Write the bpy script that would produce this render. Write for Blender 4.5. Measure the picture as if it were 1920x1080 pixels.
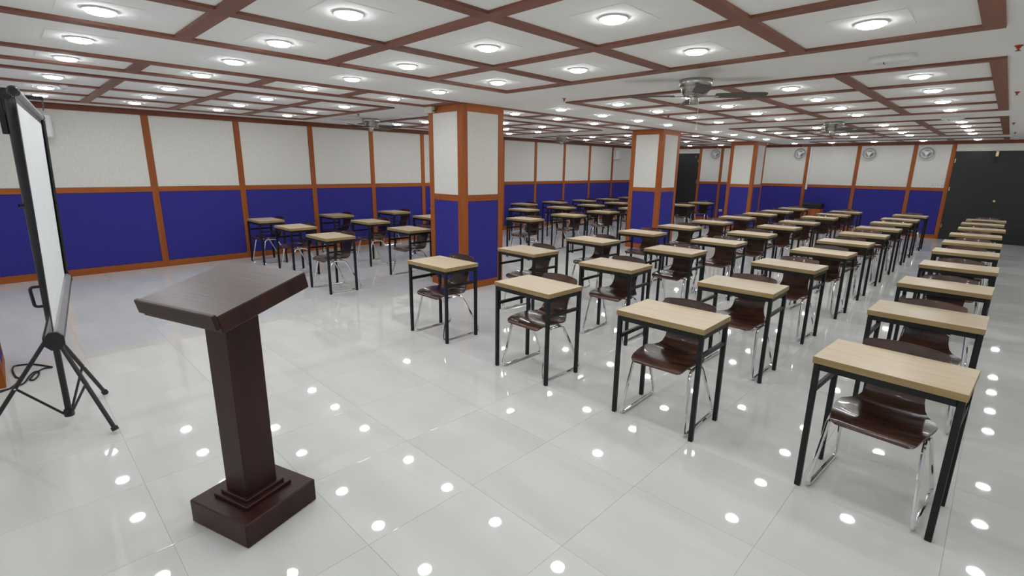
import bpy, bmesh, math, random
from mathutils import Vector, Matrix
random.seed(7)
R = math.radians
for o in list(bpy.data.objects): bpy.data.objects.remove(o)
scene = bpy.context.scene
C = scene.collection

# ------------------------------------------------------------------ camera, world, exposure
F_PX, YAW, PITCH, ROLL, CAM_H = 927.1975, 0.773984, 0.237762, 0.013052, 1.67225
fw = Vector((-math.sin(YAW)*math.cos(PITCH), math.cos(YAW)*math.cos(PITCH), -math.sin(PITCH)))
r0 = Vector((math.cos(YAW), math.sin(YAW), 0)); u0 = r0.cross(fw)
rt = math.cos(ROLL)*r0 + math.sin(ROLL)*u0
up = -math.sin(ROLL)*r0 + math.cos(ROLL)*u0
cd = bpy.data.cameras.new('camera'); cam = bpy.data.objects.new('camera', cd); C.objects.link(cam)
cd.sensor_width = 36.0; cd.lens = F_PX/1920*36.0; cd.clip_start = 0.02; cd.clip_end = 100
cam.matrix_world = Matrix(((rt.x, up.x, -fw.x, 0), (rt.y, up.y, -fw.y, 0), (rt.z, up.z, -fw.z, CAM_H), (0, 0, 0, 1)))
scene.camera = cam
w = bpy.data.worlds.new('world'); scene.world = w; w.use_nodes = True
w.node_tree.nodes['Background'].inputs[0].default_value = (0.02, 0.02, 0.022, 1)
w.node_tree.nodes['Background'].inputs[1].default_value = 1.0
vs = scene.view_settings
vs.view_transform = 'Standard'; vs.look = 'None'; vs.gamma = 1.0; vs.use_curve_mapping = False
vs.exposure = 0.54
LED_POWER = 40.0

# ------------------------------------------------------------------ materials
M = {}
def base_mat(name, col, rough=0.5, metal=0.0, spec=0.5, coat=0.0):
    m = bpy.data.materials.new(name); m.use_nodes = True
    b = m.node_tree.nodes['Principled BSDF']
    b.inputs['Base Color'].default_value = (*col, 1); b.inputs['Roughness'].default_value = rough
    b.inputs['Metallic'].default_value = metal; b.inputs['Specular IOR Level'].default_value = spec
    b.inputs['Coat Weight'].default_value = coat
    M[name] = m
    return m, m.node_tree, b
def noise_mat(name, c1, c2, scale=(8, 8, 8), rough=(0.4, 0.55), detail=6, metal=0.0, bump=0.0, vary=0.0, spec=0.5, coat=0.0, lo=0.35, hi=0.65, dist=0.0):
    m, nt, b = base_mat(name, c1, rough[0], metal, spec, coat)
    N, L = nt.nodes, nt.links
    tc = N.new('ShaderNodeTexCoord'); mp = N.new('ShaderNodeMapping'); mp.inputs['Scale'].default_value = scale
    L.new(tc.outputs['Object'], mp.inputs['Vector'])
    oi = N.new('ShaderNodeObjectInfo'); off = N.new('ShaderNodeVectorMath'); off.operation = 'SCALE'
    off.inputs[0].default_value = (31.0, 17.0, 11.0); L.new(oi.outputs['Random'], off.inputs['Scale'])
    L.new(off.outputs[0], mp.inputs['Location'])
    nz = N.new('ShaderNodeTexNoise'); nz.inputs['Scale'].default_value = 1.0; nz.inputs['Detail'].default_value = detail
    nz.inputs['Distortion'].default_value = dist
    L.new(mp.outputs[0], nz.inputs['Vector'])
    cr = N.new('ShaderNodeValToRGB'); cr.color_ramp.elements[0].position = lo; cr.color_ramp.elements[1].position = hi
    cr.color_ramp.elements[0].color = (*c1, 1); cr.color_ramp.elements[1].color = (*c2, 1)
    L.new(nz.outputs['Fac'], cr.inputs['Fac'])
    col = cr.outputs['Color']
    if vary:
        hs = N.new('ShaderNodeHueSaturation'); mr = N.new('ShaderNodeMapRange')
        mr.inputs['To Min'].default_value = 1-vary; mr.inputs['To Max'].default_value = 1+vary
        L.new(oi.outputs['Random'], mr.inputs['Value']); L.new(mr.outputs[0], hs.inputs['Value'])
        L.new(col, hs.inputs['Color']); col = hs.outputs['Color']
    L.new(col, b.inputs['Base Color'])
    mr2 = N.new('ShaderNodeMapRange'); mr2.inputs['To Min'].default_value = rough[0]; mr2.inputs['To Max'].default_value = rough[1]
    L.new(nz.outputs['Fac'], mr2.inputs['Value']); L.new(mr2.outputs[0], b.inputs['Roughness'])
    if bump:
        bp = N.new('ShaderNodeBump'); bp.inputs['Strength'].default_value = bump; bp.inputs['Distance'].default_value = 0.004
        L.new(nz.outputs['Fac'], bp.inputs['Height']); L.new(bp.outputs[0], b.inputs['Normal'])
    return m
W1, W2 = (0.290, 0.072, 0.013), (0.440, 0.122, 0.025)
for ax, sc in (('x', (1.2, 16, 16)), ('y', (16, 1.2, 16)), ('z', (16, 16, 1.2))):
    noise_mat('wood_'+ax, W1, W2, sc, (0.4, 0.55), vary=0.1, lo=0.25, hi=0.8, spec=0.3)
    noise_mat('cornice_'+ax, (0.120, 0.034, 0.014), (0.205, 0.058, 0.024), sc, (0.4, 0.55), vary=0.05, lo=0.25, hi=0.8, spec=0.3)
    noise_mat('beam_'+ax, (0.165, 0.055, 0.030), (0.275, 0.100, 0.058), sc, (0.38, 0.55), vary=0.1, lo=0.25, hi=0.8)
noise_mat('cream', (0.68, 0.668, 0.625), (0.76, 0.748, 0.705), (90, 90, 55), (0.85, 0.95), detail=3, bump=0.25, spec=0.2)
noise_mat('blue', (0.033, 0.030, 0.225), (0.052, 0.048, 0.305), (120, 120, 120), (0.9, 1.0), detail=3, bump=0.3, spec=0.15)
noise_mat('ceiling_paint', (0.86, 0.86, 0.85), (0.89, 0.89, 0.88), (1.5, 1.5, 1.5), (0.8, 0.9), detail=3, spec=0.2)
noise_mat('wall_paint', (0.74, 0.735, 0.71), (0.78, 0.775, 0.75), (2, 2, 2), (0.8, 0.9), detail=3, spec=0.2)
noise_mat('tile', (0.66, 0.665, 0.64), (0.72, 0.725, 0.705), (0.7, 3.5, 1), (0.022, 0.038), detail=5, vary=0.006, dist=0.6, spec=0.4)
noise_mat('grout', (0.46, 0.435, 0.38), (0.54, 0.515, 0.46), (20, 20, 20), (0.7, 0.9))
noise_mat('oak', (0.560, 0.435, 0.275), (0.680, 0.555, 0.385), (2.2, 22, 22), (0.28, 0.42), detail=8, vary=0.05, lo=0.3, hi=0.7, dist=1.4)
noise_mat('oak_edge', (0.285, 0.190, 0.075), (0.375, 0.265, 0.120), (2.5, 30, 30), (0.4, 0.5), vary=0.05)
noise_mat('black_metal', (0.007, 0.008, 0.009), (0.013, 0.014, 0.015), (9, 9, 9), (0.35, 0.5), spec=0.3)
noise_mat('plywood', (0.024, 0.0088, 0.0055), (0.112, 0.045, 0.031), (3, 22, 5), (0.17, 0.30), vary=0.35, coat=0.25, lo=0.3, hi=0.75, dist=1.2)
noise_mat('plywood_edge', (0.055, 0.024, 0.012), (0.100, 0.046, 0.024), (8, 8, 60), (0.3, 0.4))
noise_mat('chrome', (0.74, 0.74, 0.76), (0.82, 0.82, 0.84), (6, 6, 6), (0.06, 0.12), metal=1.0)
noise_mat('nickel', (0.36, 0.35, 0.32), (0.46, 0.45, 0.42), (4, 4, 40), (0.22, 0.36), metal=1.0)
noise_mat('fan_blade', (0.045, 0.042, 0.040), (0.085, 0.080, 0.076), (4, 30, 4), (0.4, 0.55))
noise_mat('lectern_wood', (0.026, 0.0085, 0.0075), (0.050, 0.0165, 0.0145), (14, 14, 3), (0.32, 0.5), bump=0.05, lo=0.3, hi=0.75, spec=0.3)
noise_mat('lectern_top', (0.050, 0.026, 0.024), (0.085, 0.048, 0.044), (4, 60, 5), (0.22, 0.5), bump=0.25, lo=0.3, hi=0.75)
noise_mat('black_plastic', (0.008, 0.008, 0.009), (0.016, 0.015, 0.017), (20, 20, 20), (0.3, 0.45))
noise_mat('column_metal', (0.022, 0.022, 0.025), (0.045, 0.045, 0.050), (3, 3, 3), (0.25, 0.38), metal=0.4)
noise_mat('case_metal', (0.30, 0.29, 0.29), (0.40, 0.39, 0.39), (2, 9, 9), (0.3, 0.42), metal=0.6)
noise_mat('screen_white', (0.80, 0.83, 0.84), (0.85, 0.875, 0.885), (30, 30, 30), (0.7, 0.85), spec=0.2)
noise_mat('door_black', (0.0105, 0.011, 0.0115), (0.0165, 0.017, 0.0175), (1, 1, 14), (0.4, 0.55))
noise_mat('brass', (0.55, 0.43, 0.22), (0.66, 0.54, 0.32), (20, 20, 20), (0.25, 0.35), metal=1.0)
noise_mat('white_plastic', (0.70, 0.71, 0.72), (0.76, 0.77, 0.78), (12, 12, 12), (0.35, 0.5))
noise_mat('grey_plastic', (0.22, 0.225, 0.24), (0.30, 0.305, 0.32), (12, 12, 12), (0.35, 0.5))
noise_mat('cream_plastic', (0.58, 0.55, 0.45), (0.66, 0.63, 0.53), (12, 12, 12), (0.4, 0.5))
noise_mat('red_plastic', (0.36, 0.030, 0.018), (0.48, 0.050, 0.030), (30, 30, 30), (0.3, 0.5))
noise_mat('rubber', (0.010, 0.010, 0.011), (0.018, 0.018, 0.019), (20, 20, 20), (0.55, 0.7))
m, nt, b = base_mat('led', (1, 1, 1), 0.4)
b.inputs['Emission Color'].default_value = (0.96, 0.985, 1.0, 1); b.inputs['Emission Strength'].default_value = LED_POWER

# ------------------------------------------------------------------ mesh helpers
MC = {}
def finish(bm, name, mats, smooth=False):
    bmesh.ops.recalc_face_normals(bm, faces=bm.faces)
    me = bpy.data.meshes.new(name); bm.to_mesh(me); bm.free()
    for k in ([mats] if isinstance(mats, str) else mats): me.materials.append(M[k])
    if smooth:
        for p in me.polygons: p.use_smooth = True
        try: me.set_sharp_from_angle(angle=R(40))
        except Exception: pass
    return me
def add_box(bm, c, s, rot=None, mi=0):
    mat = Matrix.Translation(c) @ (rot.to_4x4() if rot else Matrix.Identity(4)) @ Matrix.Diagonal((*s, 1))
    v = bmesh.ops.create_cube(bm, size=1.0, matrix=mat)['verts']
    for f in {f for x in v for f in x.link_faces}: f.material_index = mi
    return v
def box_mesh(s, mats, bevel=0.0):
    key = (tuple(round(x, 4) for x in s), mats if isinstance(mats, str) else tuple(mats), bevel)
    if key not in MC:
        bm = bmesh.new(); add_box(bm, (0, 0, 0), s)
        if bevel: bmesh.ops.bevel(bm, geom=list(bm.edges), offset=bevel, segments=1, affect='EDGES')
        MC[key] = finish(bm, 'block', mats)
    return MC[key]
def ob(name, me, parent=None, loc=(0, 0, 0), rot=(0, 0, 0), **props):
    o = bpy.data.objects.new(name, me); C.objects.link(o)
    o.parent = parent; o.location = loc; o.rotation_euler = rot
    for k, v in props.items(): o[k] = v
    return o
def bx(name, c, s, mat, parent=None, bevel=0.0, rot=(0, 0, 0), **props):
    return ob(name, box_mesh(s, mat, bevel), parent, c, rot, **props)
def thing(name, loc, label, category, group=None, rotz=0.0):
    o = ob(name, None, None, loc, (0, 0, rotz), label=label, category=category)
    o.empty_display_size = 0.1
    if group: o['group'] = group
    return o
def add_tube(bm, pts, r, n=8, closed=False, caps=True):
    pts = [Vector(p) for p in pts]; k = len(pts); rings = []
    prev = None
    for i, p in enumerate(pts):
        if closed: t = (pts[(i+1) % k]-pts[i-1]).normalized()
        else: t = (pts[min(i+1, k-1)]-pts[max(i-1, 0)]).normalized()
        if prev is None:
            a = Vector((1, 0, 0)) if abs(t.x) < 0.8 else Vector((0, 1, 0))
            nrm = (a - t*a.dot(t)).normalized()
        else: nrm = (prev - t*prev.dot(t)).normalized()
        prev = nrm; bn = t.cross(nrm)
        rr = r[i] if isinstance(r, (list, tuple)) else r
        rings.append([bm.verts.new(p + rr*(math.cos(2*math.pi*j/n)*nrm + math.sin(2*math.pi*j/n)*bn)) for j in range(n)])
    m_ = k if closed else k-1
    for i in range(m_):
        A, B = rings[i], rings[(i+1) % k]
        for j in range(n): bm.faces.new((A[j], A[(j+1) % n], B[(j+1) % n], B[j]))
    if caps and not closed:
        bm.faces.new(rings[0][::-1]); bm.faces.new(rings[-1])
def round_path(pts, rad, closed=False, seg=4):
    pts = [Vector(p) for p in pts]; n = len(pts); out = []
    for i, p in enumerate(pts):
        if not closed and i in (0, n-1): out.append(p); continue
        a = pts[i-1]-p; c = pts[(i+1) % n]-p
        d = min(rad, a.length*0.45, c.length*0.45)
        s, e = p + a.normalized()*d, p + c.normalized()*d
        for q in range(seg+1):
            t = q/seg; out.append(s*(1-t)**2 + p*2*t*(1-t) + e*t*t)
    return out
def tube_mesh(pts, r, mat, n=8, closed=False):
    bm = bmesh.new(); add_tube(bm, pts, r, n, closed); return finish(bm, 'tube', mat, True)
def lathe_mesh(prof, mat, n=24):
    bm = bmesh.new(); rings = []
    for rr, z in prof:
        if rr < 1e-5: rings.append([bm.verts.new((0, 0, z))])
        else: rings.append([bm.verts.new((rr*math.cos(2*math.pi*j/n), rr*math.sin(2*math.pi*j/n), z)) for j in range(n)])
    for A, B in zip(rings, rings[1:]):
        for j in range(n):
            k = (j+1) % n
            if len(A) == 1 and len(B) > 1: bm.faces.new((A[0], B[j], B[k]))
            elif len(B) == 1 and len(A) > 1: bm.faces.new((A[j], A[k], B[0]))
            elif len(A) > 1: bm.faces.new((A[j], A[k], B[k], B[j]))
    return finish(bm, 'lathe', mat, True)
def torus_mesh(Rr, r, mat, n=28, k=8, axis='y'):
    pts = []
    for i in range(n):
        a = 2*math.pi*i/n
        pts.append((Rr*math.cos(a), 0, Rr*math.sin(a)) if axis == 'y' else (Rr*math.cos(a), Rr*math.sin(a), 0))
    return tube_mesh(pts, r, mat, k, True)
def prism_mesh(outline, y0, y1, mat, bevel=0.0):
    """outline in local XZ extruded along Y"""
    bm = bmesh.new()
    A = [bm.verts.new((x, y0, z)) for x, z in outline]; B = [bm.verts.new((x, y1, z)) for x, z in outline]
    n = len(outline); bm.faces.new(A); bm.faces.new(B[::-1])
    for i in range(n): bm.faces.new((A[i], B[i], B[(i+1) % n], A[(i+1) % n]))
    if bevel: bmesh.ops.bevel(bm, geom=list(bm.edges), offset=bevel, segments=1, affect='EDGES')
    return finish(bm, 'prism', mat)

# ------------------------------------------------------------------ room shell
XL, XR, YF, YB, H = -9.822, 1.90, -3.40, 17.18, 2.485
ZR0, ZR1, ZC, ZBASE = 1.232, 1.308, 2.405, 0.10     # chair rail, cornice underside, baseboard top
PT = 0.02                                            # how far the timber stands proud
# floor: recessed grout bed, polished tiles one by one
TX0, TY0, TP = -1.165, 0.296, 0.6225
floor = bx('floor', ((XL+XR)/2, (YF+YB)/2, -0.0615), (XR-XL+0.4, YB-YF+0.4, 0.12), 'grout', kind='structure',
           label='polished pale grey tiled floor of the hall')
cand = []
for i in range(-16, 7):
    for j in range(-7, 30):
        x0, y0 = TX0+i*TP, TY0+j*TP
        a0, a1, b0, b1 = max(x0, XL), min(x0+TP, XR), max(y0, YF), min(y0+TP, YB)
        if a1-a0 < 0.03 or b1-b0 < 0.03: continue
        c = Vector(((a0+a1)/2, (b0+b1)/2, 0)); d = c-Vector((0, 0, CAM_H)); dep = d.dot(fw)
        vis = dep > 0.3 and abs(d.dot(rt)/dep) < 1.15 and abs(d.dot(up)/dep) < 0.70
        cand.append(((0 if vis else 1, d.length), a0, a1, b0, b1))
cand.sort()
rest = bmesh.new()
for k, (_, a0, a1, b0, b1) in enumerate(cand):
    s = (a1-a0-0.0014, b1-b0-0.0014, 0.012); c = ((a0+a1)/2, (b0+b1)/2, -0.006)
    if k < 300:
        bx('tile', (c[0]-floor.location.x, c[1]-floor.location.y, c[2]-floor.location.z), s, 'tile', floor, bevel=0.0006)
    else: add_box(rest, (c[0]-floor.location.x, c[1]-floor.location.y, c[2]-floor.location.z), s)
ob('tile_field', finish(rest, 'tile_field', 'tile'), floor, kind='stuff')
ceiling = bx('ceiling', ((XL+XR)/2, (YF+YB)/2, H+0.06), (XR-XL+0.4, YB-YF+0.4, 0.12), 'ceiling_paint', kind='structure',
             label='flat white painted ceiling with wooden coffer strips')

def panelled(wall, axis, fixed, sgn, posts, u0, u1, skip=(), post_w=0.09, z_top=ZC):
    """timber grid + fabric panels on a wall; axis 'y' runs along Y at X=fixed; sgn = direction into the room.
    skip: (u0,u1) openings without panels."""
    def put(name, u, z, du, dz, d, mat, bevel=0.0):
        cu = fixed + sgn*d/2
        loc = Vector((cu, u, z)) if axis == 'y' else Vector((u, cu, z))
        s = (d, du, dz) if axis == 'y' else (du, d, dz)
        return bx(name, loc-wall.location, s, mat, wall, bevel)
    hm = 'wood_y' if axis == 'y' else 'wood_x'
    put('cornice', (u0+u1)/2, (z_top+H)/2, u1-u0, H-z_top, PT+0.012, hm.replace('wood', 'cornice'))
    for p in posts: put('post', p, z_top/2, post_w, z_top, PT, 'wood_z')
    edges = [u0]+list(posts)+[u1]
    for i, (a, b_) in enumerate(zip(edges, edges[1:])):
        a2 = a + (post_w/2 if i > 0 else 0); b2 = b_ - (post_w/2 if i < len(edges)-2 else 0)
        if b2-a2 < 0.03: continue
        mid = (a2+b2)/2
        if any(s0 < mid < s1 for s0, s1 in skip): continue
        put('chair_rail', mid, (ZR0+ZR1)/2, b2-a2, ZR1-ZR0, PT-0.002, hm)
        put('baseboard', mid, ZBASE/2, b2-a2, ZBASE, PT-0.002, hm)
        put('upper_panel', mid, (ZR1+z_top)/2, b2-a2-0.006, z_top-ZR1-0.006, 0.009, 'cream', 0.003)
        put('lower_panel', mid, (ZBASE+ZR0)/2, b2-a2-0.006, ZR0-ZBASE-0.006, 0.009, 'blue', 0.003)

wl = bx('wall_left', (XL-0.075, (YF+YB)/2, H/2), (0.15, YB-YF+0.3, H), 'wall_paint', kind='structure',
        label='long wall of cream and blue fabric panels in brown timber grid')
wb = bx('wall_back', ((XL+XR)/2, YB+0.075, H/2), (XR-XL+0.3, 0.15, H), 'wall_paint', kind='structure',
        label='far wall with cream and blue panels between two black doors')
wr = bx('wall_right', (XR+0.075, (YF+YB)/2, H/2), (0.15, YB-YF+0.3, H), 'wall_paint', kind='structure')
wf = bx('wall_front', ((XL+XR)/2, YF-0.075, H/2), (XR-XL+0.3, 0.15, H), 'wall_paint', kind='structure')
lp = [1.763+1.3115*k for k in range(-3, 12)]
panelled(wl, 'y', XL, 1, lp, YF, YB)
D2L, D2R = -8.72, -7.80
DBL, DBR = -1.09, 0.93
bposts = [-8.765, -7.755, -7.01, -5.72, -4.433, -3.160, -1.907, -1.134, 0.975]
panelled(wb, 'x', YB, -1, bposts, XL, XR, skip=((D2L, D2R), (DBL, DBR)), post_w=0.085)
def hinge(door, x, z): bx('hinge', (x, -0.030, z), (0.016, 0.014, 0.10), 'brass', door)
def knob(door, x, z):
    me = MC.setdefault('knob', lathe_mesh([(0, 0), (0.030, 0), (0.030, 0.006), (0.012, 0.012), (0.012, 0.030), (0.028, 0.040), (0.033, 0.055), (0.026, 0.068), (0, 0.072)], 'brass', 16))
    ob('knob', me, door, (x, -0.024, z), (R(90), 0, 0))
d1 = ob('door_1', None, None, ((D2L+D2R)/2, YB, 0), kind='structure', label='single black door in the far corner behind the pillars')
bx('door_leaf', (0, -0.012, 1.125), (D2R-D2L, 0.03, 2.25), 'door_black', d1)
for z in (0.3, 1.3, 2.0): hinge(d1, (D2R-D2L)/2-0.012, z)
knob(d1, -(D2R-D2L)/2+0.09, 1.02)
bx('peephole_plate', ((D2R-D2L)/2-0.11, -0.030, 2.14), (0.02, 0.006, 0.03), 'white_plastic', d1)
bx('lintel_panel', (0, -0.006, 2.328), (D2R-D2L, 0.012, 0.15), 'cream', d1)
d2 = ob('door_2', None, None, ((DBL+DBR)/2, YB, 0), kind='structure', label='wide black double door at the right end of the far wall')
for sx in (-1, 1):
    bx('door_leaf', (sx*0.505, -0.012, 1.115), (1.0098, 0.03, 2.23), 'door_black', d2)
    for z in (0.35, 1.30, 2.0): hinge(d2, sx*0.99, z)
knob(d2, -0.10, 1.03)
cl = bx('door_closer', (-0.24, -0.05, 2.16), (0.05, 0.05, 0.12), 'brass', d2)
ob('closer_arm', tube_mesh([(0, -0.01, -0.06), (-0.005, -0.012, -0.15), (-0.03, -0.012, -0.20), (0.03, -0.012, -0.20), (-0.005, -0.012, -0.15)], 0.006, 'column_metal', 6), cl)
bx('lintel_panel', (0, -0.006, 2.318), (DBR-DBL, 0.012, 0.17), 'cream', d2)

# ------------------------------------------------------------------ pillars
PX0, PX1, PD = -5.890, -5.169, 0.753
PY = [-0.955, 4.322, 9.633, 14.981]
pl = ['square pillar behind the projection screen at the left edge of the hall', 'nearest square pillar with cream and blue panels and brown timber edges',
      'second square panelled pillar, between the desk blocks', 'farthest square panelled pillar, in front of the back wall']
for k, y in enumerate(PY):
    cx, cy = (PX0+PX1)/2, y+PD/2; pw = PX1-PX0
    p = ob('pillar', None, None, (cx, cy, 0), kind='structure', label=pl[k])
    ins = 0.012
    bx('core', (0, 0, H/2), (pw-2*ins, PD-2*ins, H), 'wall_paint', p)
    for face in range(4):
        fx = face % 2 == 0                          # faces along X (front/back) or along Y
        L_ = pw if fx else PD; half = (PD if fx else pw)/2
        sg = -1 if face < 2 else 1
        def put(name, u, z, du, dz, depth, mat):
            dd = half-ins+depth/2
            loc = (u, sg*dd, z) if fx else (-sg*dd, u, z)
            return bx(name, loc, (du, depth, dz) if fx else (depth, du, dz), mat, p)
        sw = 0.095
        for s2 in (-1, 1):
            uu = s2*(L_/2-sw/2) if fx else s2*(L_/2-sw/2-ins/2)
            put('stile', uu, H/2, sw if fx else sw-ins, H, ins, 'wood_z')
        inner = L_-2*sw; hm = 'wood_x' if fx else 'wood_y'
        put('top_rail', 0, (2.385+H)/2, inner, H-2.385, ins-0.001, hm)
        put('middle_rail', 0, (1.226+1.308)/2, inner, 0.082, ins-0.001, hm)
        put('bottom_rail', 0, 0.05, inner, 0.10, ins-0.001, hm)
        put('upper_panel', 0, (1.308+2.385)/2, inner-0.004, 2.385-1.308-0.004, 0.006, 'cream')
        put('lower_panel', 0, (0.10+1.226)/2, inner-0.004, 1.126-0.004, 0.006, 'blue')
wbd = thing('whiteboard', (PX1+0.014, PY[0]+PD/2, 0), 'white board standing against the pillar beside the projection screen', 'board')
bx('board', (0, 0, 1.03), (0.018, PD-0.036, 1.82), 'white_plastic', wbd, 0.004)
ob('edge_cord', tube_mesh([(0.012, PD/2-0.05, 1.9), (0.012, PD/2-0.045, 1.0), (0.013, PD/2-0.04, 0.42), (0.014, PD/2-0.05, 0.22), (0.016, PD/2-0.10, 0.14), (0.016, PD/2-0.3, 0.13)], 0.005, 'rubber', 6), wbd)
jb = thing('junction_box', (PX0+0.075, PY[1]-0.03, 2.432), 'small cream box with black cable at the top of the nearest pillar', 'box')
bx('box', (0, 0, 0), (0.16, 0.06, 0.085), 'cream_plastic', jb, 0.006)
ob('cable', tube_mesh(round_path([(0.078, 0, -0.02), (0.15, 0.0, -0.02), (0.175, 0.0, 0.03), (0.13, 0.0, 0.052), (0.08, 0.0, 0.05)], 0.03), 0.007, 'rubber', 6), jb)

# ------------------------------------------------------------------ coffer frames on the ceiling
BW, BH = 0.095, 0.017
def coffer(n, xs, ys, label, cross_all=True):
    t = ob('trim_%d' % n, None, None, ((xs[0]+xs[-1])/2, (ys[0]+ys[-1])/2, H), kind='structure', label=label)
    ox, oy = t.location.x, t.location.y
    for x in xs: bx('beam', (x-ox, 0, -BH/2), (BW, abs(ys[-1]-ys[0])+BW, BH), 'beam_y', t)
    for y in ys:
        for a, b_ in zip(xs, xs[1:]):
            bx('beam', ((a+b_)/2-ox, y-oy, -BH/2), (abs(b_-a)-BW, BW, BH), 'beam_x', t)
XRF = [-4.070, -3.200, -2.180, -1.190, -0.208]
XLF = [-9.25, -8.33, -7.37, -6.40]
XNF = [-5.842, -5.217]
YF0, YF1 = [-3.20, -2.20, -1.15], [-0.02, 1.0, 2.02, 3.02, 4.04]
YF2, YF3, YF4 = [5.17, 6.17, 7.17, 8.16, 9.14], [10.30, 11.35, 12.40, 13.50, 14.65], [15.9, 17.0]
n = 0
for ys, where in ((YF0, 'behind the lectern'), (YF1, 'nearest the lectern'), (YF2, 'between first and second pillars'), (YF3, 'between second and third pillars'), (YF4, 'against the far wall')):
    for xs, side in ((XRF, 'right of the pillars'), (XLF, 'along the left wall')):
        n += 1; coffer(n, xs, ys, 'brown coffer strips %s, %s' % (where, side))
for k, (ya, yb, ins) in enumerate([(PY[0]+PD, PY[1], YF1[1:4]), (PY[1]+PD, PY[2], YF2[1:4]), (PY[2]+PD, PY[3], YF3[1:4]), (PY[3]+PD, YB, [16.6])]):
    n += 1; coffer(n, XNF, [ya+BW/2+0.005]+ins+[yb-BW/2-0.035], 'narrow brown ceiling strips in pillar bay %d' % (k+1))

# ------------------------------------------------------------------ downlights
ZL = 2.466
DR = H-ZL                       # lamps hang this far below the ceiling at their middle
ring_me = lathe_mesh([(0.066, DR), (0.079, DR), (0.080, DR-0.009), (0.074, DR-0.011), (0.066, DR-0.011)], 'white_plastic', 24)
lens_me = lathe_mesh([(0.071, DR-0.010), (0.068, 0.004), (0.061, -0.002), (0.046, -0.006), (0.025, -0.008), (0, -0.0085)], 'led', 24)
plate_me = box_mesh((0.36, 0.36, 0.0016), 'ceiling_paint')
ord_ = ['first', 'second', 'third', 'fourth', 'fifth']
rows = [('added behind lectern', [-2.80, -1.78], ['second', 'first']), ('nearest lectern', [0.54, 1.49, 2.52, 3.55], ord_),  # rows behind the lectern are unseen, added for their light and bounce
        ('before second pillar', [5.67, 6.68, 7.73, 8.77], ord_), ('before third pillar', [10.86, 11.86, 12.95, 14.0], ord_), ('at far wall', [16.40], ord_)]
cols = [(0.47, 'added fill light beside right wall'), (-0.70, 'right frame, rightmost light'), (-1.71, 'right frame, second light from right'), (-2.73, 'right frame, third light from right'), (-3.70, 'right frame, leftmost light'),  # first column: unseen lamps added to brighten the right aisle floor
        (-4.63, 'plain strip right of pillars'), (-5.42, 'narrow pillar bay'), (-6.78, 'left frame, light nearest pillars'), (-7.81, 'left frame, middle light'), (-8.74, 'left frame, light nearest left wall')]
for where, ys, od in rows:
    for y, o_ in zip(ys, od):
        for x, cn in cols:
            if abs(x+5.42) < 0.01:
                x = -5.53
                if any(p-0.1 < y < p+PD+0.1 for p in PY): continue
            t = thing('downlight', (x, y, ZL), 'lit round downlight, %s, %s row of bay %s' % (cn, o_, where), 'downlight', 'round LED downlights in the ceiling')
            ob('ring', ring_me, t); ob('lens', lens_me, t)
            ob('cover_plate', plate_me, t, (0, 0, H-ZL-0.0007))

# ------------------------------------------------------------------ desks and chairs
TW, TD, TZ, TT = 0.604, 0.419, 0.750, 0.035
def tabletop_mesh():
    bm = bmesh.new(); add_box(bm, (0, 0, 0), (TW, TD, TT))
    bmesh.ops.bevel(bm, geom=list(bm.edges), offset=0.0012, segments=1, affect='EDGES')
    bm.normal_update()
    for f in bm.faces: f.material_index = 0 if abs(f.normal.z) > 0.9 else 1
    return finish(bm, 'tabletop', ['oak', 'oak_edge'])
LEG = 0.028
top_me = tabletop_mesh()
leg_me = box_mesh((LEG, LEG, TZ-TT), 'black_metal', 0.003)
ap_x = box_mesh((TW-2*LEG-0.012, LEG, 0.034), 'black_metal', 0.002)
ap_y = box_mesh((LEG, TD-2*LEG-0.012, 0.034), 'black_metal', 0.002)
sr_y = box_mesh((LEG-0.006, TD-2*LEG-0.012, 0.026), 'black_metal', 0.002)
lx, ly = TW/2-LEG/2-0.006, TD/2-LEG/2-0.006
def make_desk(x, y, a, label):
    t = thing('student_desk', (x, y, 0), label, 'desk', 'single desks set out in rows', a)
    ob('tabletop', top_me, t, (0, 0, TZ-TT/2))
    for sx in (-1, 1):
        for sy in (-1, 1): ob('leg', leg_me, t, (sx*lx, sy*ly, (TZ-TT)/2))
        ob('apron', ap_x, t, (0, sx*ly, TZ-TT-0.017)); ob('apron', ap_y, t, (sx*lx, 0, TZ-TT-0.017))
        ob('side_rail', sr_y, t, (sx*lx, 0, 0.565))
    return t

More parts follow.
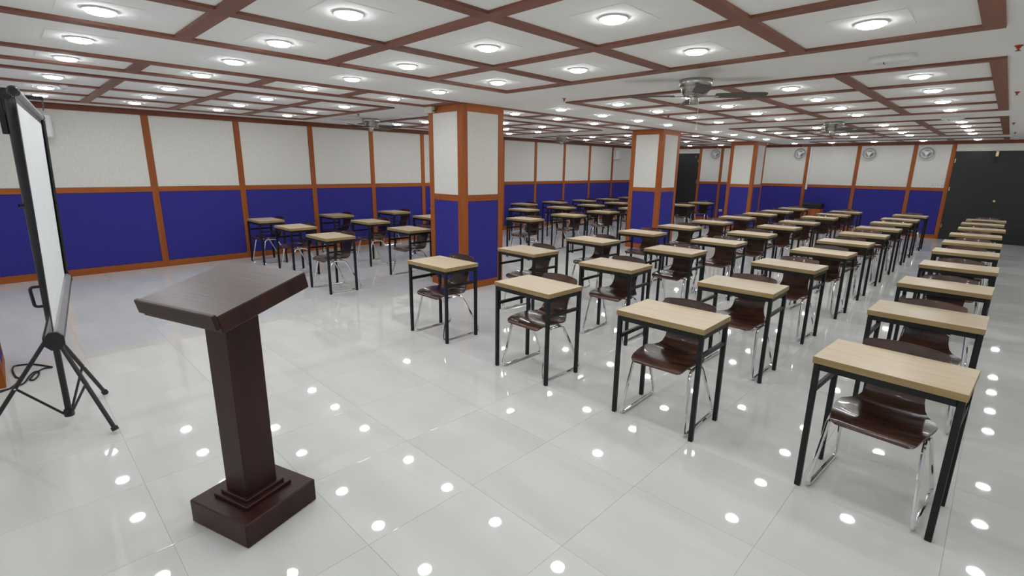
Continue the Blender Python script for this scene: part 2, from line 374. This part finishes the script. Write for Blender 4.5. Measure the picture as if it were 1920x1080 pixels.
def shell_mesh():
    # (y, z, half width, cross dish) along the moulded sheet, seat front to top of the back
    P = [(-0.210, 0.418, 0.150, 0.000), (-0.208, 0.427, 0.168, 0.002), (-0.195, 0.440, 0.180, 0.004), (-0.160, 0.450, 0.188, 0.006),
         (-0.090, 0.452, 0.198, 0.010), (-0.010, 0.446, 0.210, 0.014), (0.050, 0.441, 0.214, 0.018), (0.090, 0.439, 0.205, 0.018),
         (0.130, 0.441, 0.180, 0.016), (0.162, 0.452, 0.158, 0.012), (0.183, 0.475, 0.141, 0.008), (0.197, 0.510, 0.130, 0.006),
         (0.210, 0.555, 0.126, 0.006), (0.222, 0.600, 0.132, 0.008), (0.233, 0.645, 0.150, 0.012), (0.244, 0.690, 0.174, 0.017),
         (0.254, 0.730, 0.187, 0.021), (0.262, 0.760, 0.189, 0.022), (0.2665, 0.777, 0.184, 0.021), (0.2685, 0.786, 0.172, 0.019), (0.2695, 0.791, 0.150, 0.017)]
    NU = 10; T = 0.011
    pts = [Vector((0, p[0], p[1])) for p in P]
    nrm = []
    for i in range(len(P)):
        t = (pts[min(i+1, len(P)-1)]-pts[max(i-1, 0)]).normalized(); nrm.append(Vector((0, -t.z, t.y)))
    bm = bmesh.new(); A = []; B = []
    for i, (y, z, hw, dish) in enumerate(P):
        ra, rb = [], []
        for j in range(NU+1):
            s = -1+2*j/NU; q = pts[i] + Vector((s*hw, 0, 0)) + nrm[i]*dish*s*s - Vector((0, 0, 0.012*s*s*max(0.0, min(1.0, (z-0.70)/0.08))))
            ra.append(bm.verts.new(q)); rb.append(bm.verts.new(q - nrm[i]*T))
        A.append(ra); B.append(rb)
    for i in range(len(P)-1):
        for j in range(NU):
            bm.faces.new((A[i][j], A[i][j+1], A[i+1][j+1], A[i+1][j])); bm.faces.new((B[i][j], B[i+1][j], B[i+1][j+1], B[i][j+1]))
    def rim(a, b_, c, d): bm.faces.new((a, b_, c, d)).material_index = 1
    for i in range(len(P)-1):
        rim(A[i][0], A[i+1][0], B[i+1][0], B[i][0]); rim(A[i][NU], B[i][NU], B[i+1][NU], A[i+1][NU])
    for j in range(NU):
        rim(A[0][j], B[0][j], B[0][j+1], A[0][j+1]); rim(A[-1][j], A[-1][j+1], B[-1][j+1], B[-1][j])
    return finish(bm, 'shell', ['plywood', 'plywood_edge'], True)
shell_me = shell_mesh()
TR = 0.0105
def sled(sx):
    pts = [(sx*0.229, -0.205, TR), (sx*0.196, -0.115, 0.424), (sx*0.190, 0.075, 0.418), (sx*0.229, 0.290, TR)]
    return tube_mesh(round_path(pts, 0.055, True, 4), TR, 'chrome', 8, True)
sled_me = [sled(-1), sled(1)]
cross_me = tube_mesh([(-0.192, 0, 0), (0.192, 0, 0)], 0.009, 'chrome', 8)
def make_chair(x, y, a, label):
    t = thing('plywood_chair', (x, y, 0), label, 'chair', 'moulded plywood chairs behind the desks', a)
    ob('seat_shell', shell_me, t)
    for k in (0, 1): ob('sled_leg', sled_me[k], t)
    ob('cross_bar', cross_me, t, (0, -0.085, 0.424)); ob('cross_bar', cross_me, t, (0, 0.055, 0.417))
DP = {
 'A': [(-3.920, 3.005, 1.5), (-3.882, 4.230, -1.9), (-3.886, 5.536, -0.6), (-3.88, 6.82, 0), (-3.86, 8.01, -1), (-3.84, 9.27, 0), (-3.88, 10.60, 0), (-3.86, 11.88, 0), (-3.87, 13.10, 0), (-3.88, 14.40, 0)],
 'B': [(-2.620, 2.985, -0.8), (-2.689, 4.238, 1.7), (-2.715, 5.575, 0), (-2.67, 6.74, 0.5), (-2.68, 8.0, 0), (-2.70, 9.37, 0), (-2.71, 10.58, -1), (-2.72, 12.05, 0), (-2.70, 13.11, 0), (-2.69, 14.30, 0)],
 'C': [(-1.443, 3.013, 0.8), (-1.450, 4.264, 1.1), (-1.468, 5.582, -2.9), (-1.449, 6.839, -3.0), (-1.46, 8.05, -1.2), (-1.46, 9.28, 0), (-1.46, 10.51, -1), (-1.46, 11.79, 0), (-1.47, 12.97, 0), (-1.45, 14.31, 0)],
 'D': [(-0.251, 2.998, -3.1), (-0.240, 4.294, -1.1), (-0.236, 5.541, -1.6), (-0.22, 6.82, -0.5), (-0.23, 8.13, 0), (-0.22, 9.29, 0), (-0.23, 10.57, 1), (-0.20, 11.85, 1), (-0.22, 13.06, 0), (-0.20, 14.17, 0)],
 'E': [(-6.48, 3.07, 0.5), (-6.47, 4.34, 0), (-6.46, 5.62, 0), (-6.43, 6.91, 0.5), (-6.42, 8.23, 0), (-6.43, 9.50, 0), (-6.50, 10.90, 0), (-6.42, 12.05, 0), (-6.38, 13.20, 0), (-6.44, 14.60, 0)],
 'F': [(-7.83, 3.15, 0.5), (-7.83, 4.45, 0), (-7.86, 5.76, 0), (-7.90, 7.15, 0), (-7.95, 8.50, 0), (-7.85, 9.76, 0), (-7.85, 11.01, 0), (-7.93, 12.40, 0), (-7.90, 13.60, 0), (-7.90, 14.85, 0)],
 'G': [(-9.14, 3.17, 0.5), (-9.22, 4.52, 0), (-9.20, 5.80, 0), (-9.25, 7.20, 0), (-9.22, 8.50, 0), (-9.19, 9.83, 0), (-9.20, 11.13, 0), (-9.15, 12.47, 0), (-9.16, 13.75, 0), (-9.20, 15.10, 0)]}
cname = {'D': 'rightmost column', 'C': 'second column from the right', 'B': 'third column from the right', 'A': 'column just right of the pillars',
         'E': 'column just left of the pillars', 'F': 'middle column of the left block', 'G': 'column along the left wall'}
rname = ['front row', 'second row', 'third row', 'fourth row', 'fifth row', 'sixth row', 'seventh row', 'eighth row', 'ninth row', 'last row']
rng = random.Random(3)
for c_, lst in DP.items():
    for i, (x, y, a) in enumerate(lst):
        make_desk(x, y, R(a), 'oak topped desk with black steel legs, %s, %s' % (rname[i], cname[c_]))
        jx, jy, ja = rng.uniform(-0.008, 0.008), rng.uniform(-0.015, 0.02), rng.uniform(-1.6, 1.6)
        if (c_, i) == ('D', 0): jx, jy, ja = -0.005, 0.0, -1.0
        make_chair(x+jx, y+jy+0.008, R(a+ja), 'dark brown plywood chair on chrome sled legs, %s, %s' % (rname[i], cname[c_]))

# ------------------------------------------------------------------ lectern
lec = thing('lectern', (-2.390, 0.646, 0), 'dark brown wooden lectern with slanted top and square base', 'lectern', None, R(18.4))
bx('base', (0, 0, 0.06), (0.400, 0.390, 0.12), 'lectern_wood', lec, 0.006)
bx('lower_moulding', (0.002, -0.004, 0.130), (0.236, 0.246, 0.020), 'lectern_wood', lec, 0.003)
bx('upper_moulding', (0.004, -0.006, 0.149), (0.190, 0.204, 0.018), 'lectern_wood', lec, 0.003)
colm = bmesh.new()
vv = add_box(colm, (0.002, -0.008, 0.640), (0.146, 0.164, 0.965))
for v in vv:
    if v.co.z > 1.0: v.co.z = 1.085 + (v.co.y+0.23)*0.23 - 0.06
bmesh.ops.bevel(colm, geom=list(colm.edges), offset=0.003, segments=1, affect='EDGES')
ob('column', finish(colm, 'column', 'lectern_wood'), lec)
# slanted desk: low edge toward the speaker (-Y), local slab frame
sl = math.atan2(0.099, 0.43)
rx = (sl, 0, 0); mid = Vector((-0.008, -0.018, 1.152))
nz_ = Vector((0, -math.sin(sl), math.cos(sl))); ty_ = Vector((0, math.cos(sl), math.sin(sl)))
slab = bx('slanted_board', mid-nz_*0.038, (0.527, 0.440, 0.074), ['lectern_wood'], lec, 0.003, rx)
bx('writing_surface', mid+nz_*0.0004, (0.525, 0.436, 0.003), 'lectern_top', lec, 0.0, rx)
bx('book_ledge', mid-ty_*0.231-nz_*0.019+Vector((0.008, 0, 0)), (0.520, 0.020, 0.064), 'lectern_wood', lec, 0.004, rx)

# ------------------------------------------------------------------ projection screen on tripod
SCX, SCY = -4.15, 0.088
sa = math.atan2(-0.175, 1.790)
TILT = 0.036
scr = thing('projection_screen', (SCX, SCY, 0), 'white projection screen pulled up on a black folding tripod stand', 'screen', None, sa)
def loc_(wx, wy, z): 
    dx, dy = wx-SCX, wy-SCY
    return Vector((dx*math.cos(sa)+dy*math.sin(sa), -dx*math.sin(sa)+dy*math.cos(sa), z))
ob('column', tube_mesh([(0, 0, 0.055), (0, 0.006, 0.64)], 0.0175, 'black_plastic', 12), scr)
ob('column_extension', tube_mesh([(0, 0.006, 0.62), (0, 0.030, 2.03)], 0.024, 'column_metal', 12), scr)
ob('leg_collar', lathe_mesh([(0, 0.55), (0.030, 0.55), (0.034, 0.57), (0.034, 0.63), (0.026, 0.65), (0, 0.65)], 'black_plastic', 14), scr)
ob('brace_collar', lathe_mesh([(0, 0.05), (0.026, 0.05), (0.028, 0.06), (0.028, 0.085), (0.022, 0.10), (0, 0.10)], 'black_plastic', 12), scr)
foot_me = None
for fx_, fy_ in ((-3.787, 0.273), (-4.485, 0.307), (-4.170, -0.315)):
    f = loc_(fx_, fy_, 0); d_ = Vector((f.x, f.y, 0)).normalized()
    top = d_*0.032 + Vector((0, 0, 0.585)); bot = f + Vector((0, 0, 0.030))
    lg = ob('leg', tube_mesh([top, bot], 0.0125, 'black_plastic', 10), scr)
    dirn = (bot-top).normalized()
    ob('rubber_foot', tube_mesh([bot-dirn*0.015, bot-dirn*0.012, bot+dirn*0.012], [0.013, 0.0195, 0.0195], 'rubber', 10), lg)
    j = top.lerp(bot, 0.50)
    ob('brace', tube_mesh([d_*0.024+Vector((0, 0, 0.07)), j], 0.0075, 'black_plastic', 8), scr)
    ob('rivet', tube_mesh([j+Vector((-0.0, 0, 0))-d_.cross(Vector((0, 0, 1)))*0.015, j+d_.cross(Vector((0, 0, 1)))*0.015], 0.005, 'chrome', 8), scr)
sm = loc_(-4.195, 0.160, 0)          # middle of the fabric plane
SW = 0.895
oct_ = [(0.040*math.cos(R(22.5+45*k)), 0.046*math.sin(R(22.5+45*k))) for k in range(8)]
def octo(x0, x1, mat, s=1.0):
    bm = bmesh.new()
    A = [bm.verts.new((x0, s*a, s*b_)) for a, b_ in oct_]; B = [bm.verts.new((x1, s*a, s*b_)) for a, b_ in oct_]
    bm.faces.new(A); bm.faces.new(B[::-1])
    for k in range(8):
        f = bm.faces.new((A[k], A[(k+1) % 8], B[(k+1) % 8], B[k]))
        if len(mat) == 2 and k not in (0, 1, 2): f.material_index = 1
    return finish(bm, 'octagon', mat)
hz = 0.795
ob('case', octo(-SW-0.02, SW+0.0, ['case_metal', 'black_plastic']), scr, (sm.x, sm.y, hz))
ob('case_end_cap', octo(SW+0.0, SW+0.018, 'black_plastic', 1.08), scr, (sm.x, sm.y, hz))
ob('case_end_cap', octo(-SW-0.038, -SW-0.02, 'black_plastic', 1.08), scr, (sm.x, sm.y, hz))
bx('case_back_strip', (sm.x, sm.y-0.040, hz), (2*SW, 0.006, 0.045), 'black_plastic', scr)
z0_, z1_ = 0.835, 1.965
def plane_y(z): return sm.y + (z-hz)*TILT
tilt = (-TILT, 0, 0); zm = (z0_+z1_)/2
bx('screen_fabric', (sm.x, plane_y(zm), zm), (2*SW-0.10, 0.003, z1_-z0_), 'screen_white', scr, rot=tilt)
for sx in (-1, 1): bx('black_border', (sm.x+sx*(SW-0.026), plane_y(zm), zm), (0.050, 0.0035, z1_-z0_), 'black_plastic', scr, rot=tilt)
bx('black_border', (sm.x, plane_y(z1_-0.012), z1_-0.012), (2*SW-0.10, 0.0045, 0.03), 'black_plastic', scr, rot=tilt)
ob('side_stay', tube_mesh([(sm.x-SW, plane_y(z0_)+0.012, z0_-0.03), (sm.x-SW, plane_y(z1_)+0.012, z1_)], 0.012, 'black_plastic', 8), scr)
bar = ob('top_bar', tube_mesh([(-SW, 0, 0), (SW, 0, 0)], 0.021, 'case_metal', 14), scr, (sm.x, plane_y(1.985), 1.985))
ob('bar_end_cap', tube_mesh([(SW-0.02, 0, 0), (SW+0.012, 0, 0), (SW+0.024, 0, 0)], [0.023, 0.023, 0.016], 'black_plastic', 14), bar)
ob('bar_end_cap', tube_mesh([(-SW+0.01, 0, 0), (-SW-0.012, 0, 0), (-SW-0.02, 0, 0)], [0.025, 0.025, 0.016], 'black_plastic', 14), bar)
ob('carry_handle', tube_mesh(round_path([(0.0, 0.0, 0.925), (0.0, -0.056, 0.925), (0.0, -0.050, 0.80), (0.0, 0.0, 0.80)], 0.02), 0.009, 'black_plastic', 8), scr)
bx('hook_arm', (0.0, 0.115, 2.035), (0.028, 0.13, 0.022), 'black_plastic', scr, 0.003)
bx('keystone_arm', (0.0, -0.010, 1.935), (0.022, 0.028, 0.22), 'black_plastic', scr, 0.003)
ob('column_head', tube_mesh([(-0.03, 0.022, 2.045), (0.03, 0.022, 2.045), (0.037, 0.022, 2.045)], [0.030, 0.030, 0.020], 'black_plastic', 14), scr)
bx('keystone_hinge', (0.0, 0.010, 2.04), (0.026, 0.060, 0.026), 'black_plastic', scr, 0.003)
ob('hanging_cord', tube_mesh([(-0.02, 0.17, 2.03), (-0.25, 0.165, 2.015), (-0.50, 0.150, 2.005)], 0.004, 'black_plastic', 6), scr)
ob('clamp_knob', tube_mesh([(0, 0.01, 1.42), (0, -0.018, 1.42), (0, -0.024, 1.42)], [0.008, 0.008, 0.016], 'black_plastic', 8), scr)

# loose black cable on the floor
cp = [(-5.02, -0.62), (-5.097, -0.238), (-5.135, -0.172), (-5.293, -0.124), (-5.371, -0.146), (-5.526, -0.160), (-5.628, -0.158), (-5.681, -0.139), (-5.638, -0.043), (-5.486, 0.049),
      (-5.432, 0.072), (-5.445, 0.020), (-5.360, -0.035), (-5.285, -0.057), (-5.231, -0.070), (-5.199, -0.050), (-5.280, -0.020), (-5.389, -0.012), (-5.400, -0.040), (-5.300, -0.075), (-5.166, -0.107), (-5.110, -0.181), (-5.00, -0.40), (-4.98, -0.62)]
fine = []
P_ = [Vector((x, y, 0.0065)) for x, y in cp]
for i in range(len(P_)-1):
    a, b_, c, d_ = P_[max(i-1, 0)], P_[i], P_[i+1], P_[min(i+2, len(P_)-1)]
    for q in range(5):
        t = q/5
        fine.append(0.5*((2*b_)+(c-a)*t+(2*a-5*b_+4*c-d_)*t*t+(3*b_-a-3*c+d_)*t**3))
cab = ob('power_cable', tube_mesh(fine, 0.006, 'rubber', 6), label='loose black cable looped on the floor behind the tripod', category='cable')

# ------------------------------------------------------------------ ceiling fans
motor_me = lathe_mesh([(0.10, 0), (0.145, -0.002), (0.148, -0.012), (0.148, -0.045), (0.138, -0.062), (0.128, -0.068), (0.122, -0.100), (0.105, -0.130), (0.082, -0.142), (0, -0.144)], 'nickel', 32)
hub_me = lathe_mesh([(0, -0.140), (0.072, -0.142), (0.072, -0.150), (0.040, -0.154), (0.040, -0.205), (0.036, -0.212), (0, -0.213)], 'nickel', 24)
def blade_mesh():
    bm = bmesh.new(); out = []
    prof = [(0.18, 0.045), (0.24, 0.055), (0.40, 0.063), (0.55, 0.066), (0.60, 0.060), (0.625, 0.040)]
    for s in (1, -1):
        for x, hw in (prof if s == 1 else prof[::-1]): out.append((x, s*hw))
    A = [bm.verts.new((x, y, 0.003)) for x, y in out]; B = [bm.verts.new((x, y, -0.003)) for x, y in out]
    k = len(out); bm.faces.new(A); bm.faces.new(B[::-1])
    for i in range(k): bm.faces.new((A[i], B[i], B[(i+1) % k], A[(i+1) % k]))
    return finish(bm, 'blade', 'fan_blade')
blade_me = blade_mesh()
arm_me = box_mesh((0.14, 0.030, 0.008), 'nickel', 0.002)
def ceiling_fan(x, y, a0, label, cord):
    t = thing('ceiling_fan', (x, y, H), label, 'ceiling fan', 'brushed nickel ceiling fans', a0)
    ob('motor_housing', motor_me, t); ob('switch_housing', hub_me, t)
    for k in range(4):
        a = k*math.pi/2
        b_ = ob('blade', blade_me, t, (0, 0, -0.138), (R(-12), 0, a))
        ob('blade_arm', arm_me, b_, (0.145, 0, -0.006))
    pc = ob('pull_cord', tube_mesh([(0.042, 0, -0.20), (0.043, 0, -0.205-cord)], 0.0016, 'white_plastic', 5), t)
    ob('tassel', lathe_mesh([(0, 0), (0.006, -0.002), (0.016, -0.035), (0.014, -0.040), (0, -0.040)], 'white_plastic', 10), pc, (0.043, 0, -0.205-cord))
ceiling_fan(-2.225, 4.672, R(33), 'nearest ceiling fan, brushed nickel with dark blades, right of the pillars', 0.20)
ceiling_fan(-2.25, 9.925, R(35), 'farther ceiling fan right of the pillars, near the second pillar', 0.25)
ceiling_fan(-8.24, 4.80, R(25), 'ceiling fan left of the nearest pillar, close to the left wall', 0.35)
ceiling_fan(-8.36, 10.30, R(30), 'far ceiling fan over the left desk block', 0.35)

# ------------------------------------------------------------------ small ceiling fittings
def emergency(x, y, label):
    t = thing('emergency_light', (x, y, H), label, 'emergency light', 'white oval ceiling units')
    bm = bmesh.new(); out = []
    for k in range(24):
        a = 2*math.pi*k/24; out.append((0.135*math.copysign(abs(math.cos(a))**0.7, math.cos(a)), 0.07*math.copysign(abs(math.sin(a))**0.7, math.sin(a))))
    prev = None
    for s, z in ((1, 0), (1, -0.030), (0.9, -0.044), (0.6, -0.050)):
        ring = [bm.verts.new((x_*s, y_*s, z)) for x_, y_ in out]
        if prev:
            for k in range(24): bm.faces.new((prev[k], prev[(k+1) % 24], ring[(k+1) % 24], ring[k]))
        prev = ring
    bm.faces.new(prev)
    ob('housing', finish(bm, 'housing', 'white_plastic', True), t)
    ob('test_hook', tube_mesh([(-0.04, -0.055, -0.035), (-0.04, -0.065, -0.055), (-0.03, -0.062, -0.060)], 0.003, 'column_metal', 5), t)
emergency(-0.746, 4.627, 'white oval emergency unit on ceiling between the two nearest right frames')
emergency(-0.745, 9.90, 'white oval emergency unit on ceiling beyond the second right frame')
emergency(-7.05, 4.75, 'white oval emergency unit on ceiling left of the nearest pillar')
spr_body = lathe_mesh([(0, 0), (0.022, 0), (0.022, -0.006), (0.012, -0.010), (0.012, -0.018), (0.006, -0.020), (0.006, -0.03), (0, -0.03)], 'red_plastic', 12)
spr_plate = lathe_mesh([(0, -0.030), (0.015, -0.031), (0.015, -0.033), (0, -0.034)], 'column_metal', 12)
spr = [(-4.031, 2.086, 'beside the strip nearest the lectern'), (-7.62, 4.22, 'over the left block near the front'), (-3.909, 7.383, 'over the frame before the second pillar'), (-3.943, 4.88, 'just right of the nearest pillar'),
       (-0.097, 7.349, 'at the right edge, second frame'), (-0.111, 11.60, 'at the right edge, third frame'), (-0.081, 14.2, 'at the right edge, farthest of three'), (-0.107, 4.768, 'at the right edge, nearest one')]
for x, y, wh in spr:
    t = thing('sprinkler_head', (x, y, H), 'small red sprinkler head on the ceiling %s' % wh, 'sprinkler', 'red ceiling sprinklers')
    ob('body', spr_body, t); ob('deflector', spr_plate, t)
sd = thing('smoke_detector', (-7.363, 0.653, H-0.017), 'small white smoke detector on a ceiling strip above the projection screen', 'detector')
ob('housing', lathe_mesh([(0, 0), (0.04, 0), (0.042, -0.014), (0.03, -0.03), (0, -0.033)], 'white_plastic', 16), sd)
ob('sensor', lathe_mesh([(0, -0.032), (0.015, -0.033), (0.015, -0.045), (0, -0.047)], 'cream_plastic', 12), sd)

# ------------------------------------------------------------------ wall fittings
def speaker(y, label):
    t = thing('wall_speaker', (XL+0.02, y, 2.0), label, 'speaker', 'white wall speakers')
    bx('cabinet', (0.11, 0, 0.16), (0.17, 0.22, 0.32), 'white_plastic', t, 0.02)
    bx('grille', (0.198, 0, 0.16), (0.008, 0.18, 0.28), 'white_plastic', t, 0.003)
    bx('bracket', (0.012, 0, 0.16), (0.03, 0.06, 0.10), 'column_metal', t)
speaker(0.545, 'white loudspeaker on the left wall behind the projection screen')
speaker(14.95, 'white loudspeaker on the left wall near the far corner')
ring_f = torus_mesh(0.140, 0.011, 'grey_plastic', 28, 8)
ring_i = torus_mesh(0.085, 0.004, 'grey_plastic', 24, 6)
hub_f = lathe_mesh([(0, 0.03), (0.045, 0.03), (0.050, 0.0), (0.040, -0.02), (0, -0.025)], 'white_plastic', 18)
def spoke():
    bm = bmesh.new()
    out = [(-0.022, 0.03), (0.022, 0.03), (0.034, 0.130), (-0.010, 0.135)]
    A = [bm.verts.new((x, 0.006, z)) for x, z in out]; B = [bm.verts.new((x, -0.006, z)) for x, z in out]
    bm.faces.new(A); bm.faces.new(B[::-1])
    for i in range(4): bm.faces.new((A[i], B[i], B[(i+1) % 4], A[(i+1) % 4]))
    return finish(bm, 'fan_blade', 'white_plastic')
spoke_me = spoke()
back_f = lathe_mesh([(0, 0.0), (0.07, 0.0), (0.07, 0.05), (0, 0.05)], 'grey_plastic', 18)
for x, z, wh in ((-7.21, 2.22, 'beside the single black door'), (-4.64, 2.21, 'just left of the middle post on the far wall'), (-2.90, 2.19, 'in the middle of the far wall'), (-1.66, 2.19, 'beside the black double door')):
    t = thing('wall_fan', (x, YB-0.02, z), 'round white wall fan %s' % wh, 'fan', 'round wall fans on the far wall')
    ob('mount', back_f, t, (0, 0, 0), (R(90), 0, 0))
    ob('cage_ring', ring_f, t, (0, -0.085, 0)); ob('cage_inner_ring', ring_i, t, (0, -0.088, 0))
    ob('hub', hub_f, t, (0, -0.08, 0), (R(90), 0, 0))
    for k in range(3): ob('blade', spoke_me, t, (0, -0.078, 0), (0, R(60+120*k), 0))
    ob('cord', tube_mesh([(0.03, -0.012, 0.14), (0.035, -0.016, 0.23)], 0.004, 'white_plastic', 5), t)
sw_me = box_mesh((0.075, 0.010, 0.12), 'white_plastic', 0.004); rk_me = box_mesh((0.026, 0.006, 0.05), 'cream_plastic', 0.002)
def switches(xs, z, where):
    for k, x in enumerate(xs):
        t = thing('light_switch', (x, YB-0.014, z), '%s of three light switches beside the %s' % (['left', 'middle', 'right'][k], where), 'switch', 'light switch plates')
        ob('plate', sw_me, t); ob('rocker', rk_me, t, (0, -0.007, 0))
switches((-7.66, -7.56, -7.46), 1.372, 'single black door')
switches((-1.40, -1.31, -1.22), 1.372, 'black double door')
def outlet(x, z, label):
    t = thing('wall_outlet', (x, YB-0.014, z), label, 'outlet', 'wall outlets')
    bx('plate', (0, 0, 0), (0.11, 0.010, 0.07), 'white_plastic', t, 0.003)
    for s in (-1, 1): bx('socket', (s*0.026, -0.006, 0), (0.030, 0.004, 0.035), 'column_metal', t)
outlet(-6.87, 0.36, 'white outlet low on the far wall beside the farthest pillar')
outlet(-2.02, 0.40, 'white outlet low on the far wall behind the last desk')
cdt = thing('cable_conduit', (-4.36, YB-0.020, 1.15), 'white vertical cable conduit beside a post on the far wall', 'conduit')
bx('channel', (0, 0, 0.66), (0.05, 0.022, 1.30), 'white_plastic', cdt, 0.003)
bx('channel_clip', (0, -0.013, 0.10), (0.06, 0.006, 0.03), 'white_plastic', cdt)
cab_ = thing('amplifier_cabinet', (-4.03, YB-0.30, 0), 'low brown wooden cabinet against the far wall', 'cabinet')
bx('body', (0, 0, 0.33), (0.48, 0.36, 0.58), 'wood_x', cab_, 0.004)
bx('plinth', (0, 0.01, 0.02), (0.44, 0.32, 0.04), 'black_metal', cab_)
for s in (-1, 1):
    d_ = bx('door', (s*0.118, -0.187, 0.33), (0.226, 0.014, 0.54), 'wood_z', cab_, 0.003)
    bx('handle', (-s*0.085, -0.012, 0.05), (0.012, 0.012, 0.07), 'brass', d_)
amp = thing('amplifier', (-4.03, YB-0.30, 0.62), 'black amplifier on top of the low brown cabinet', 'amplifier')
bx('case', (0, 0, 0.085), (0.50, 0.34, 0.15), 'black_plastic', amp, 0.006)
bx('face_plate', (0, -0.173, 0.085), (0.48, 0.008, 0.13), 'column_metal', amp, 0.002)
for k in range(4):
    ob('dial', MC.setdefault('dial', lathe_mesh([(0, 0), (0.016, 0), (0.014, 0.016), (0, 0.016)], 'black_metal', 12)), amp, (-0.15+0.1*k, -0.177, 0.085), (R(90), 0, 0))
for s in (-1, 1): bx('foot', (s*0.19, 0, 0.005), (0.04, 0.28, 0.01), 'rubber', amp)
